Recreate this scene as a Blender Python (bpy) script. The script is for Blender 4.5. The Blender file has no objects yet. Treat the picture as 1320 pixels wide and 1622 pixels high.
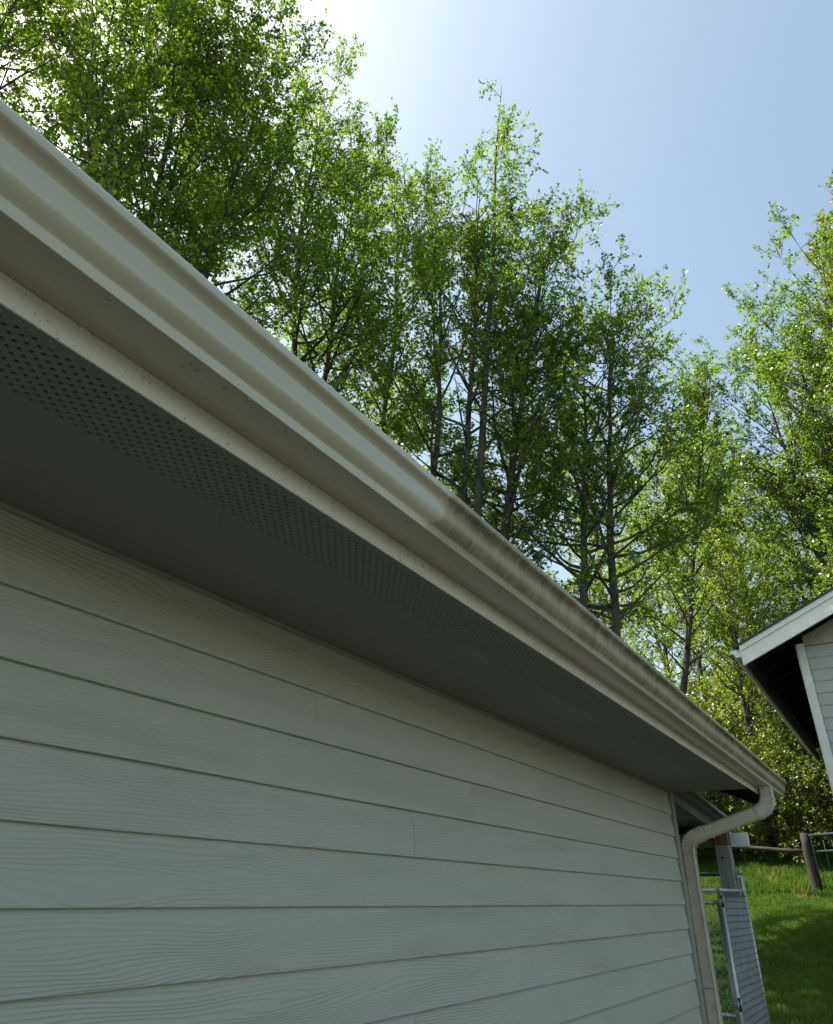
import bpy, bmesh, math, random
import numpy as np
from mathutils import Matrix, Vector

random.seed(7)
sc = bpy.context.scene

# ------------------------------------------------------------------ camera
# world: X runs along the house wall (away from the viewer), Y to the left (into the house), Z up,
# origin at the viewer's eye; the yard in front of the house lies 1.6 m below it
cam_data = bpy.data.cameras.new("camera")
cam = bpy.data.objects.new("camera", cam_data)
sc.collection.objects.link(cam)
right = Vector((0.54221506, -0.84000001, 0.02007039))
down = Vector((0.41657167, 0.2479969, -0.87462311))
fwd = Vector((0.72970602, 0.48259457, 0.48438786))
m3 = Matrix((right, -down, -fwd)).transposed()
cam.matrix_world = m3.to_4x4()
cam_data.sensor_fit = 'HORIZONTAL'
cam_data.sensor_width = 36.0
cam_data.lens = 1086.05 / 1320 * 36
cam_data.clip_start = 0.05
cam_data.clip_end = 2000
sc.camera = cam

# ------------------------------------------------------------------ sky and sun
SUN_EL, SUN_AZ = 58.0, 111.0            # degrees; azimuth from +X towards +Y
world = bpy.data.worlds.new("World")
sc.world = world
world.use_nodes = True
wn = world.node_tree
wn.nodes.clear()
sky = wn.nodes.new('ShaderNodeTexSky')
sky.sky_type = 'NISHITA'
sky.sun_disc = False
sky.sun_elevation = math.radians(SUN_EL)
sky.sun_rotation = math.radians(90 - SUN_AZ)
sky.air_density = 1.15
sky.dust_density = 2.0
sky.ozone_density = 1.0
bgn = wn.nodes.new('ShaderNodeBackground')
bgn.inputs['Strength'].default_value = 0.09
wo = wn.nodes.new('ShaderNodeOutputWorld')
tint = wn.nodes.new('ShaderNodeMix')          # even warm colour multiply over the whole sky, like a white balance
tint.data_type = 'RGBA'; tint.blend_type = 'MULTIPLY'; tint.inputs[0].default_value = 1.0
tint.inputs[7].default_value = (1.10, 1.05, 0.86, 1)
wn.links.new(sky.outputs[0], tint.inputs[6])
wn.links.new(tint.outputs[2], bgn.inputs[0])
wn.links.new(bgn.outputs[0], wo.inputs[0])

sun_data = bpy.data.lights.new("sun", 'SUN')
sun_data.energy = 4.0
sun_data.angle = math.radians(0.55)
sun_data.color = (1.0, 0.94, 0.83)
sun = bpy.data.objects.new("sun", sun_data)
sc.collection.objects.link(sun)
el, az = math.radians(SUN_EL), math.radians(SUN_AZ)
sdir = Vector((math.cos(el) * math.cos(az), math.cos(el) * math.sin(az), math.sin(el)))
sun.rotation_euler = sdir.to_track_quat('Z', 'Y').to_euler()

sc.view_settings.view_transform = 'Standard'
sc.view_settings.look = 'None'
sc.view_settings.exposure = 1.72
sc.view_settings.gamma = 1.0
sc.view_settings.use_curve_mapping = False
sc.render.engine = 'CYCLES'
sc.cycles.max_bounces = 8
sc.cycles.diffuse_bounces = 4
sc.cycles.transmission_bounces = 6

# ------------------------------------------------------------------ materials
def nmat(name):
    m = bpy.data.materials.new(name)
    m.use_nodes = True
    nt = m.node_tree
    nt.nodes.clear()
    out = nt.nodes.new('ShaderNodeOutputMaterial')
    return m, nt, out

class N:
    """small node-graph helper"""
    def __init__(self, nt):
        self.nt = nt
    def new(self, t, **kw):
        n = self.nt.nodes.new(t)
        for k, v in kw.items():
            setattr(n, k, v)
        return n
    def link(self, a, b):
        self.nt.links.new(a, b)
    def setin(self, node, name, v):
        if v is None:
            return
        if hasattr(v, 'is_linked') or hasattr(v, 'links'):
            self.link(v, node.inputs[name])
        else:
            node.inputs[name].default_value = v
    def noise(self, vec, scale=5, detail=4, rough=0.55, dist=0.0):
        n = self.new('ShaderNodeTexNoise')
        self.link(vec, n.inputs['Vector'])
        n.inputs['Scale'].default_value = scale
        n.inputs['Detail'].default_value = detail
        n.inputs['Roughness'].default_value = rough
        n.inputs['Distortion'].default_value = dist
        return n.outputs['Fac']
    def mapping(self, vec, scale=(1, 1, 1), loc=(0, 0, 0)):
        n = self.new('ShaderNodeMapping')
        self.link(vec, n.inputs['Vector'])
        n.inputs['Scale'].default_value = scale
        n.inputs['Location'].default_value = loc
        return n.outputs[0]
    def ramp(self, fac, stops):
        n = self.new('ShaderNodeValToRGB')
        el = n.color_ramp.elements
        while len(el) < len(stops):
            el.new(0.5)
        for e, (p, c) in zip(el, stops):
            e.position = p
            e.color = (c, c, c, 1) if not isinstance(c, tuple) else (*c, 1)
        self.link(fac, n.inputs[0])
        return n.outputs[0]
    def math(self, op, a, b=None, c=None):
        n = self.new('ShaderNodeMath', operation=op)
        self.setin(n, 0, a)
        self.setin(n, 1, b)
        self.setin(n, 2, c)
        return n.outputs[0]
    def mix(self, fac, a, b, blend='MIX'):
        n = self.new('ShaderNodeMix', data_type='RGBA', blend_type=blend)
        self.setin(n, 0, fac)
        self.setin(n, 6, (*a, 1) if isinstance(a, tuple) else a)
        self.setin(n, 7, (*b, 1) if isinstance(b, tuple) else b)
        return n.outputs[2]
    def bump(self, h, strength=0.3, dist=0.01, normal=None):
        n = self.new('ShaderNodeBump')
        n.inputs['Strength'].default_value = strength
        n.inputs['Distance'].default_value = dist
        self.link(h, n.inputs['Height'])
        if normal:
            self.link(normal, n.inputs['Normal'])
        return n.outputs[0]
    def bsdf(self, out, color, rough=0.6, normal=None, metallic=0.0, spec=0.5):
        p = self.new('ShaderNodeBsdfPrincipled')
        self.setin(p, 'Base Color', (*color, 1) if isinstance(color, tuple) else color)
        self.setin(p, 'Roughness', rough)
        p.inputs['Metallic'].default_value = metallic
        p.inputs['Specular IOR Level'].default_value = spec
        if normal:
            self.link(normal, p.inputs['Normal'])
        self.link(p.outputs[0], out.inputs[0])
        return p
    def objvec(self, rnd=0.0):
        tc = self.new('ShaderNodeTexCoord')
        v = tc.outputs['Object']
        if rnd:
            oi = self.new('ShaderNodeObjectInfo')
            k = self.math('MULTIPLY', oi.outputs['Random'], rnd)
            a = self.new('ShaderNodeVectorMath', operation='ADD')
            self.link(v, a.inputs[0])
            cmb = self.new('ShaderNodeCombineXYZ')
            self.link(k, cmb.inputs[0]); self.link(k, cmb.inputs[1]); self.link(k, cmb.inputs[2])
            self.link(cmb.outputs[0], a.inputs[1])
            v = a.outputs[0]
        return v
    def xyz(self, v):
        s = self.new('ShaderNodeSeparateXYZ')
        self.link(v, s.inputs[0])
        return s.outputs

def mat_siding(name, col, relief=1.0):
    m, nt, out = nmat(name)
    g = N(nt)
    v = g.objvec(61.0)
    # embossed cedar grain: contour lines of a long stretched noise field
    field = g.noise(g.mapping(v, (0.9, 1, 5.0)), 1.0, 2.0, 0.5, 0.35)
    warp = g.noise(g.mapping(v, (5.0, 1, 26.0)), 1.0, 2.0, 0.55)
    z = g.xyz(v)[2]
    ph = g.math('ADD', g.math('MULTIPLY', field, 120.0), g.math('MULTIPLY', z, 640.0))
    ph = g.math('ADD', ph, g.math('MULTIPLY', warp, 5.0))
    s = g.math('SINE', ph)
    s = g.math('POWER', g.math('MULTIPLY_ADD', s, 0.5, 0.5), 2.2)
    mask = g.ramp(g.noise(g.mapping(v, (1.1, 1, 8.0)), 1.0, 2.0), [(0.36, 0.12), (0.62, 1.0)])
    grain = g.math('MULTIPLY', s, mask)
    fine = g.noise(g.mapping(v, (14.0, 1, 260.0)), 1.0, 3.0)
    lump = g.noise(v, 24.0, 3.0)
    h = g.math('ADD', grain, g.math('MULTIPLY', fine, 0.45))
    h = g.math('ADD', h, g.math('MULTIPLY', lump, 0.25))
    nrm = g.bump(h, 0.58 * relief, 0.0024)
    big = g.noise(v, 2.2, 4.0)
    dark = tuple(c * 0.965 for c in col)
    lite = tuple(c * 1.02 for c in col)
    c = g.mix(g.ramp(big, [(0.3, 0.0), (0.7, 1.0)]), dark, lite)
    alg = g.ramp(g.noise(g.mapping(v, (1, 1, 2.5)), 3.4, 4.0, 0.6), [(0.58, 0.0), (0.80, 0.16)])
    c = g.mix(alg, c, (col[0] * 0.95, col[1] * 0.93, col[2] * 0.72))
    c = g.mix(g.math('MULTIPLY', grain, 0.10), c, tuple(x * 0.6 for x in col))
    spk = g.ramp(g.noise(v, 150.0, 1.0), [(0.78, 0.0), (0.80, 0.5)])
    c = g.mix(spk, c, tuple(min(1, x * 1.7) for x in col))
    g.bsdf(out, c, 0.62, nrm, spec=0.35)
    return m

def mat_plain(name, col, rough=0.6, var=0.12, scale=6.0, bump=0.1, dirt=None, metallic=0.0, spec=0.4, stretch=(1, 1, 1), bscale=None):
    m, nt, out = nmat(name)
    g = N(nt)
    v = g.objvec(23.0)
    vm = g.mapping(v, stretch)
    n1 = g.noise(vm, scale, 5.0, 0.6)
    c = g.mix(g.ramp(n1, [(0.3, 0.0), (0.7, 1.0)]), tuple(x * (1 - var) for x in col), tuple(min(1, x * (1 + var)) for x in col))
    if dirt:
        n2 = g.ramp(g.noise(vm, scale * 2.7, 6.0, 0.65), [(0.52, 0.0), (0.72, 1.0)])
        c = g.mix(g.math('MULTIPLY', n2, dirt[1]), c, dirt[0])
    nrm = g.bump(g.noise(vm, (bscale or scale * 9), 4.0), bump, 0.004) if bump else None
    g.bsdf(out, c, rough, nrm, metallic, spec)
    return m

def mat_wood(name, col, col2, bump=0.35, rough=0.8):
    """weathered lumber, grain along local X"""
    m, nt, out = nmat(name)
    g = N(nt)
    v = g.objvec(31.0)
    gr = g.noise(g.mapping(v, (1.5, 40, 40)), 1.0, 5.0, 0.65, 0.4)
    big = g.noise(g.mapping(v, (2.0, 5, 5)), 1.0, 4.0)
    c = g.mix(g.ramp(gr, [(0.3, 0.0), (0.7, 1.0)]), col, col2)
    c = g.mix(g.ramp(big, [(0.35, 0.0), (0.75, 0.55)]), c, tuple(x * 0.6 for x in col))
    nrm = g.bump(gr, bump, 0.004)
    g.bsdf(out, c, rough, nrm, spec=0.2)
    return m

def mat_gutter():
    m, nt, out = nmat('beige_gutter_paint')
    g = N(nt)
    v = g.objvec()
    x, y, z = g.xyz(v)[:3]
    base = (0.52, 0.47, 0.335)
    n1 = g.noise(g.mapping(v, (0.6, 6, 6)), 3.0, 4.0)
    c = g.mix(g.ramp(n1, [(0.3, 0.0), (0.7, 1.0)]), tuple(k * 0.93 for k in base), tuple(k * 1.05 for k in base))
    # grime: washed clean for the near stretch, streaked from there on
    edge = g.math('ADD', x, g.math('MULTIPLY', g.noise(g.mapping(v, (5, 1, 22)), 1.0, 6.0, 0.7), 0.22))
    edge = g.math('ADD', edge, g.math('MULTIPLY', z, -0.55))
    msk = g.ramp(g.math('SUBTRACT', edge, 0.96), [(0.0, 0.0), (0.018, 0.75), (0.10, 1.0)])
    streak = g.noise(g.mapping(v, (85, 2, 5)), 1.0, 6.0, 0.75)
    coarse = g.noise(g.mapping(v, (19, 2, 3)), 1.0, 6.0, 0.75)
    streak = g.math('MULTIPLY_ADD', streak, 0.45, g.math('MULTIPLY', coarse, 0.55))
    streak2 = g.noise(g.mapping(v, (420, 3, 9)), 1.0, 3.0, 0.6)
    patch = g.noise(g.mapping(v, (9, 6, 16)), 1.0, 6.0, 0.7)
    film = g.math('MULTIPLY_ADD', streak, 0.55, g.math('MULTIPLY_ADD', patch, 0.28, g.math('MULTIPLY', streak2, 0.24)))
    film = g.ramp(film, [(0.43, 0.05), (0.59, 1.0)])
    blot = g.noise(g.mapping(v, (4, 4, 9)), 1.0, 4.0)
    # band heights: heavy growth under the lip, and in the cove above the lower bead
    hz = g.math('SUBTRACT', z, 0.806)
    b_top = g.ramp(g.math('MULTIPLY', hz, 7.0), [(0.40, 0.0), (0.64, 0.85), (0.75, 1.0), (0.80, 0.30)])
    b_low = g.ramp(g.math('MULTIPLY', hz, 7.0), [(0.12, 0.12), (0.18, 1.0), (0.31, 1.0), (0.44, 0.25)])
    g_top = g.ramp(g.math('MULTIPLY', b_top, g.math('MULTIPLY_ADD', film, 0.85, 0.25)), [(0.18, 0.0), (0.92, 0.95)])
    g_low = g.ramp(g.math('MULTIPLY', b_low, g.math('MULTIPLY_ADD', film, 0.55, g.math('MULTIPLY', blot, 0.75))), [(0.34, 0.0), (1.0, 0.75)])
    g_all = g.math('MULTIPLY_ADD', film, 0.42, 0.12)
    up = g.ramp(g.math('MULTIPLY', hz, 100.0), [(0.10, 0.12), (0.5, 1.0)])
    msk = g.math('MULTIPLY', msk, up)
    wash = g.ramp(g.noise(g.mapping(v, (2.6, 2, 9)), 1.0, 5.0, 0.65), [(0.36, 0.45), (0.60, 1.0)])
    msk2 = g.math('MULTIPLY', msk, wash)
    k = g.math('MULTIPLY', g_all, msk)
    c = g.mix(k, c, (0.29, 0.25, 0.16))
    c = g.mix(g.math('MULTIPLY', g_low, msk2), c, (0.120, 0.108, 0.040))
    c = g.mix(g.math('MULTIPLY', g_top, msk2), c, (0.075, 0.062, 0.036))
    # faint scuffs and water spots everywhere
    sc_ = g.ramp(g.noise(g.mapping(v, (5, 60, 60)), 1.0, 3.0), [(0.70, 0.0), (0.76, 0.25)])
    c = g.mix(sc_, c, (0.66, 0.63, 0.56))
    spots = g.ramp(g.noise(v, 34.0, 2.0), [(0.68, 0.0), (0.75, 0.35)])
    c = g.mix(spots, c, (0.30, 0.275, 0.21))
    rough = g.math('MULTIPLY_ADD', msk, 0.5, 0.27)
    h = g.noise(g.mapping(v, (0.9, 4, 4)), 2.0, 2.0)
    nrm = g.bump(h, 0.12, 0.01)
    nrm = g.bump(g.noise(v, 90.0, 3.0), 0.05, 0.003, nrm)
    p = g.bsdf(out, c, rough, nrm, spec=0.7)
    g.link(g.math('MULTIPLY_ADD', msk, -0.55, 0.55), p.inputs['Coat Weight'])
    g.link(g.math('MULTIPLY_ADD', msk, -0.5, 0.65), p.inputs['Specular IOR Level'])
    p.inputs['Coat Roughness'].default_value = 0.22
    return m

def mat_fascia():
    m, nt, out = nmat('cream_fascia_paint')
    g = N(nt)
    v = g.objvec()
    n1 = g.noise(g.mapping(v, (1.2, 8, 14)), 2.0, 5.0, 0.6)
    c = g.mix(g.ramp(n1, [(0.3, 0.0), (0.72, 1.0)]), (0.76, 0.73, 0.64), (0.84, 0.81, 0.73))
    z = g.xyz(v)[2]
    x = g.xyz(v)[0]
    seep = g.ramp(g.math('ADD', g.math('MULTIPLY', z, 14.0), g.noise(g.mapping(v, (55, 2, 3)), 1.0, 5.0, 0.7)), [(0.55 + 10.9, 0.0), (0.95 + 10.9, 0.0)])
    drip = g.ramp(g.noise(g.mapping(v, (60, 1, 9)), 1.0, 7.0, 0.8), [(0.50, 0.0), (0.74, 0.55)])
    far = g.ramp(g.math('MULTIPLY', x, 0.25), [(0.12, 0.12), (0.42, 1.0)])
    c = g.mix(g.math('MULTIPLY', drip, far), c, (0.24, 0.21, 0.15))
    spk = g.ramp(g.noise(v, 120.0, 2.0), [(0.68, 0.0), (0.74, 0.9)])
    c = g.mix(spk, c, (0.16, 0.12, 0.07))
    nrm = g.bump(g.noise(g.mapping(v, (6, 90, 90)), 1.0, 4.0), 0.2, 0.003)
    g.bsdf(out, c, 0.6, nrm, spec=0.35)
    return m

def mat_leaf(name, trans=0.5):
    m, nt, out = nmat(name)
    g = N(nt)
    oi = g.new('ShaderNodeObjectInfo')
    at = g.new('ShaderNodeAttribute', attribute_name='rnd')
    k = g.ramp(at.outputs['Fac'], [(0.0, 0.0), (1.0, 1.0)])
    base = oi.outputs['Color']
    a = g.mix(1.0, base, (0.62, 0.72, 0.70), 'MULTIPLY')
    b = g.mix(1.0, base, (1.55, 1.28, 1.0), 'MULTIPLY')
    c = g.mix(k, a, b)
    tr = g.mix(1.0, c, (2.3, 2.35, 0.75), 'MULTIPLY')
    d = g.new('ShaderNodeBsdfDiffuse'); g.link(c, d.inputs[0])
    t = g.new('ShaderNodeBsdfTranslucent'); g.link(tr, t.inputs[0])
    ms = g.new('ShaderNodeMixShader'); ms.inputs[0].default_value = trans
    g.link(d.outputs[0], ms.inputs[1]); g.link(t.outputs[0], ms.inputs[2])
    gl = g.new('ShaderNodeBsdfGlossy'); gl.inputs['Roughness'].default_value = 0.5
    fr = g.new('ShaderNodeFresnel'); fr.inputs[0].default_value = 1.4
    ms2 = g.new('ShaderNodeMixShader')
    g.link(g.math('MULTIPLY', fr.outputs[0], 0.12), ms2.inputs[0])
    g.link(ms.outputs[0], ms2.inputs[1]); g.link(gl.outputs[0], ms2.inputs[2])
    g.link(ms2.outputs[0], out.inputs[0])
    return m

def mat_grass():
    m, nt, out = nmat('grass_blades')
    g = N(nt)
    at = g.new('ShaderNodeAttribute', attribute_name='rnd')
    v = g.objvec()
    big = g.noise(v, 0.9, 4.0, 0.6)
    dry = g.ramp(g.noise(v, 1.7, 3.0), [(0.56, 0.0), (0.68, 0.8)])
    c = g.mix(at.outputs['Fac'], (0.055, 0.105, 0.022), (0.10, 0.185, 0.038))
    c = g.mix(g.ramp(big, [(0.35, 0.0), (0.65, 0.6)]), c, (0.09, 0.15, 0.028))
    c = g.mix(dry, c, (0.19, 0.18, 0.065))
    d = g.new('ShaderNodeBsdfDiffuse'); g.link(c, d.inputs[0])
    tr = g.mix(1.0, c, (1.5, 1.6, 0.8), 'MULTIPLY')
    t = g.new('ShaderNodeBsdfTranslucent'); g.link(tr, t.inputs[0])
    ms = g.new('ShaderNodeMixShader'); ms.inputs[0].default_value = 0.4
    g.link(d.outputs[0], ms.inputs[1]); g.link(t.outputs[0], ms.inputs[2])
    g.link(ms.outputs[0], out.inputs[0])
    return m

def mat_ground():
    m, nt, out = nmat('lawn_soil')
    g = N(nt)
    v = g.objvec()
    c = g.mix(g.noise(v, 1.3, 6.0, 0.65), (0.020, 0.026, 0.011), (0.040, 0.046, 0.020))
    c = g.mix(g.ramp(g.noise(v, 7.0, 4.0), [(0.55, 0.0), (0.75, 0.5)]), c, (0.07, 0.052, 0.03))
    g.bsdf(out, c, 0.95, g.bump(g.noise(v, 18.0, 5.0), 0.6, 0.05), spec=0.1)
    return m

def mat_bark():
    m, nt, out = nmat('alder_bark')
    g = N(nt)
    v = g.objvec(17.0)
    n1 = g.noise(g.mapping(v, (3, 3, 1.6)), 2.0, 5.0, 0.65)
    c = g.mix(g.ramp(n1, [(0.35, 0.0), (0.65, 1.0)]), (0.030, 0.026, 0.021), (0.115, 0.105, 0.088))
    moss = g.ramp(g.noise(v, 1.5, 4.0), [(0.5, 0.0), (0.7, 0.6)])
    c = g.mix(moss, c, (0.075, 0.085, 0.028))
    g.bsdf(out, c, 0.9, g.bump(g.noise(v, 16.0, 4.0), 0.5, 0.03), spec=0.2)
    return m

def mat_glass_drop():
    m, nt, out = nmat('water')
    g = N(nt)
    p = g.bsdf(out, (0.62, 0.62, 0.58), 0.08)
    p.inputs['Transmission Weight'].default_value = 0.5
    p.inputs['IOR'].default_value = 1.33
    return m

def mat_shingle():
    m, nt, out = nmat('asphalt_shingle')
    g = N(nt)
    v = g.objvec()
    br = g.new('ShaderNodeTexBrick')
    g.link(v, br.inputs['Vector'])
    br.inputs['Scale'].default_value = 1.0
    br.inputs['Brick Width'].default_value = 0.33
    br.inputs['Row Height'].default_value = 0.14
    br.inputs['Mortar Size'].default_value = 0.004
    br.inputs['Color1'].default_value = (0.06, 0.058, 0.055, 1)
    br.inputs['Color2'].default_value = (0.095, 0.09, 0.085, 1)
    br.inputs['Mortar'].default_value = (0.02, 0.02, 0.02, 1)
    c = g.mix(g.noise(v, 40.0, 4.0), br.outputs[0], (0.05, 0.05, 0.048))
    g.bsdf(out, c, 0.95, g.bump(g.noise(v, 200.0, 2.0), 0.5, 0.004), spec=0.1)
    return m

M = {}
M['siding'] = mat_siding('grey_green_siding_paint', (0.535, 0.53, 0.46))
M['siding2'] = mat_siding('blue_grey_siding_paint', (0.325, 0.34, 0.325), 0.35)
M['soffit'] = mat_plain('grey_soffit_paint', (0.235, 0.245, 0.215), 0.7, 0.07, 1.6, 0.06, bscale=60)
M['void'] = mat_plain('attic_dark', (0.012, 0.012, 0.012), 0.9, 0.1, 3, 0)
M['gutter'] = mat_gutter()
M['fascia'] = mat_fascia()
M['downspout'] = mat_plain('beige_downspout_paint', (0.60, 0.55, 0.44), 0.45, 0.10, 5, 0.04, ((0.24, 0.20, 0.12), 0.35), spec=0.45)
M['trim'] = mat_plain('grey_trim_paint', (0.33, 0.325, 0.29), 0.6, 0.1, 8, 0.1, stretch=(8, 8, 1))
M['bead'] = mat_plain('grey_bead_paint', (0.30, 0.30, 0.275), 0.6, 0.1, 8, 0.05)
M['white'] = mat_plain('white_board_paint', (0.66, 0.68, 0.64), 0.6, 0.06, 3, 0.12, ((0.34, 0.33, 0.28), 0.30), stretch=(2, 2, 9))
M['white2'] = mat_plain('white_corner_board_paint', (0.56, 0.565, 0.52), 0.6, 0.07, 4, 0.1, ((0.3, 0.29, 0.24), 0.3))
M['tan'] = mat_plain('tan_board_paint', (0.33, 0.30, 0.24), 0.65, 0.1, 4, 0.1)
M['darkwood'] = mat_wood('shade_dark_wood', (0.012, 0.011, 0.009), (0.028, 0.024, 0.02))  # near-black; holds the shade of bargeboard and blocking in its colour
M['shingle'] = mat_shingle()
M['greywood'] = mat_wood('weathered_grey_wood', (0.19, 0.19, 0.185), (0.34, 0.34, 0.33))
M['postwood'] = mat_wood('grey_post_wood', (0.27, 0.265, 0.25), (0.42, 0.41, 0.39))
M['redwood'] = mat_wood('reddish_cut_wood', (0.15, 0.09, 0.058), (0.24, 0.155, 0.105))
M['brownwood'] = mat_wood('brown_log_wood', (0.030, 0.027, 0.022), (0.062, 0.055, 0.046), 0.6)
M['metalroof'] = mat_plain('galvanised_sheet', (0.42, 0.45, 0.48), 0.5, 0.12, 3, 0.05, ((0.2, 0.2, 0.2), 0.3), metallic=0.3)
M['galv'] = mat_plain('galvanised_steel', (0.52, 0.54, 0.55), 0.42, 0.12, 18, 0.05, metallic=0.55)
M['wire'] = mat_plain('galvanised_wire', (0.42, 0.47, 0.52), 0.45, 0.15, 9, 0, metallic=0.4)
M['green'] = mat_plain('dark_green_paint', (0.011, 0.030, 0.024), 0.5, 0.15, 6, 0.05)
M['leaf'] = mat_leaf('alder_leaf', 0.52)
M['shrubleaf'] = mat_leaf('shrub_leaf', 0.35)
M['bark'] = mat_bark()
M['grass'] = mat_grass()
M['ground'] = mat_ground()
M['water'] = mat_glass_drop()
M['concrete'] = mat_plain('concrete', (0.42, 0.40, 0.36), 0.9, 0.15, 5, 0.3)
M['dark_pad'] = mat_plain('dark_pad_surface', (0.038, 0.037, 0.034), 0.95, 0.3, 40, 0.8, bscale=90)
M['screw'] = mat_plain('painted_screw', (0.36, 0.345, 0.29), 0.5, 0.1, 30, 0)

# ------------------------------------------------------------------ object helpers
COL = sc.collection

def link(name, mesh, mat, parent=None, loc=(0, 0, 0), rot=(0, 0, 0)):
    o = bpy.data.objects.new(name, mesh)
    COL.objects.link(o)
    if mat is not None and mesh is not None and not mesh.materials:
        mesh.materials.append(M[mat] if isinstance(mat, str) else mat)
    o.location = loc
    o.rotation_euler = rot
    if parent:
        o.parent = parent
    return o

def tag(o, label=None, cat=None, group=None, kind=None):
    if label: o['label'] = label
    if cat: o['category'] = cat
    if group: o['group'] = group
    if kind: o['kind'] = kind
    return o

def thing(name, label, cat, loc=(0, 0, 0), group=None):
    o = bpy.data.objects.new(name, None)
    COL.objects.link(o)
    o.location = loc
    o.empty_display_size = 0.2
    return tag(o, label, cat, group)

def np_mesh(name, V, F, smooth=False, attr=None):
    """V (n,3), F (m,k) int arrays"""
    V = np.asarray(V, dtype=np.float32); F = np.asarray(F, dtype=np.int32)
    me = bpy.data.meshes.new(name)
    me.vertices.add(len(V)); me.vertices.foreach_set('co', V.ravel())
    k = F.shape[1]
    me.loops.add(F.size); me.loops.foreach_set('vertex_index', F.ravel())
    me.polygons.add(len(F))
    me.polygons.foreach_set('loop_start', np.arange(0, F.size, k, dtype=np.int32))
    try:
        me.polygons.foreach_set('loop_total', np.full(len(F), k, dtype=np.int32))
    except Exception:
        pass
    if attr is not None:
        a = me.attributes.new('rnd', 'FLOAT', 'FACE')
        a.data.foreach_set('value', np.asarray(attr, dtype=np.float32))
    me.update(calc_edges=True)
    if smooth:
        me.polygons.foreach_set('use_smooth', np.ones(len(F), dtype=bool))
    return me

def bm_mesh(name, bm, smooth=False):
    me = bpy.data.meshes.new(name)
    bmesh.ops.recalc_face_normals(bm, faces=bm.faces)
    bm.to_mesh(me); bm.free()
    if smooth:
        for p in me.polygons: p.use_smooth = True
    return me

def box_bm(x0, x1, y0, y1, z0, z1, bevel=0.003):
    bm = bmesh.new()
    bmesh.ops.create_cube(bm, size=1.0)
    for v in bm.verts:
        v.co = Vector((x0 if v.co.x < 0 else x1, y0 if v.co.y < 0 else y1, z0 if v.co.z < 0 else z1))
    if bevel:
        bmesh.ops.bevel(bm, geom=bm.edges[:], offset=bevel, segments=1, affect='EDGES')
    return bm

def box(name, x0, x1, y0, y1, z0, z1, mat, parent=None, bevel=0.003):
    """a board whose origin is its centre; its long direction is its local X axis"""
    c = Vector(((x0 + x1) / 2, (y0 + y1) / 2, (z0 + z1) / 2))
    d = [x1 - x0, y1 - y0, z1 - z0]
    ax = d.index(max(d))
    L = d[ax]; a, b = [d[i] for i in range(3) if i != ax]
    if ax == 0: rot = (0, 0, 0); s = (L, d[1], d[2])
    elif ax == 1: rot = (0, 0, math.pi / 2); s = (L, d[0], d[2])
    else: rot = (0, -math.pi / 2, 0); s = (L, d[1], d[0])
    bm = box_bm(-s[0] / 2, s[0] / 2, -s[1] / 2, s[1] / 2, -s[2] / 2, s[2] / 2, min(bevel, min(s) * 0.3))
    return link(name, bm_mesh(name, bm), mat, parent, c, rot)

def beam(name, p, q, w, h, mat, parent=None, bevel=0.004, up=(0, 0, 1)):
    """board from p to q, w across, h along up"""
    p, q = Vector(p), Vector(q)
    d = q - p; L = d.length
    X = d.normalized(); Y = Vector(up).cross(X).normalized(); Z = X.cross(Y)
    bm = box_bm(-L / 2, L / 2, -w / 2, w / 2, -h / 2, h / 2, min(bevel, w * .3, h * .3))
    o = link(name, bm_mesh(name, bm), mat, parent)
    o.matrix_local = Matrix.Translation((p + q) / 2) @ Matrix((X, Y, Z)).transposed().to_4x4()
    return o

def prism(name, pts, x0, x1, mat, parent=None, axis='X', smooth=False):
    """extrude a closed outline; for axis X pts are (y,z); for axis Y pts are (x,z)"""
    bm = bmesh.new()
    def P(a, b, t): return (t, a, b) if axis == 'X' else (a, t, b)
    A = [bm.verts.new(P(a, b, x0)) for a, b in pts]
    B = [bm.verts.new(P(a, b, x1)) for a, b in pts]
    n = len(pts)
    for i in range(n):
        bm.faces.new((A[i], A[(i + 1) % n], B[(i + 1) % n], B[i]))
    bm.faces.new(A); bm.faces.new(B[::-1])
    return link(name, bm_mesh(name, bm, smooth), mat, parent)

def tubes(P, R, sides):
    """P (N,K,3) centre lines, R (N,K) radii -> verts, quads"""
    P = np.asarray(P, float); R = np.asarray(R, float)
    Nn, K, _ = P.shape
    T = np.gradient(P, axis=1)
    T /= np.linalg.norm(T, axis=2, keepdims=True) + 1e-9
    ref = np.where(np.abs(T[..., 2:3]) > 0.9, np.array([1., 0, 0]), np.array([0., 0, 1.]))
    U = np.cross(T, ref); U /= np.linalg.norm(U, axis=2, keepdims=True) + 1e-9
    W = np.cross(T, U)
    a = np.arange(sides) * 2 * math.pi / sides
    V = P[:, :, None, :] + R[:, :, None, None] * (np.cos(a)[None, None, :, None] * U[:, :, None, :] + np.sin(a)[None, None, :, None] * W[:, :, None, :])
    idx = np.arange(Nn * K * sides).reshape(Nn, K, sides)
    i0 = idx[:, :-1, :]; i1 = idx[:, 1:, :]
    F = np.stack([i0, np.roll(i0, -1, 2), np.roll(i1, -1, 2), i1], -1).reshape(-1, 4)
    return V.reshape(-1, 3), F

def rod(name, pts, r, mat, parent=None, sides=10):
    P = np.array([pts], float)
    V, F = tubes(P, np.full(P.shape[:2], r), sides)
    me = np_mesh(name, V, F, True)
    bm = bmesh.new(); bm.from_mesh(me)
    bmesh.ops.holes_fill(bm, edges=[e for e in bm.edges if e.is_boundary], sides=0)
    bm.to_mesh(me); bm.free()
    return link(name, me, mat, parent)

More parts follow.
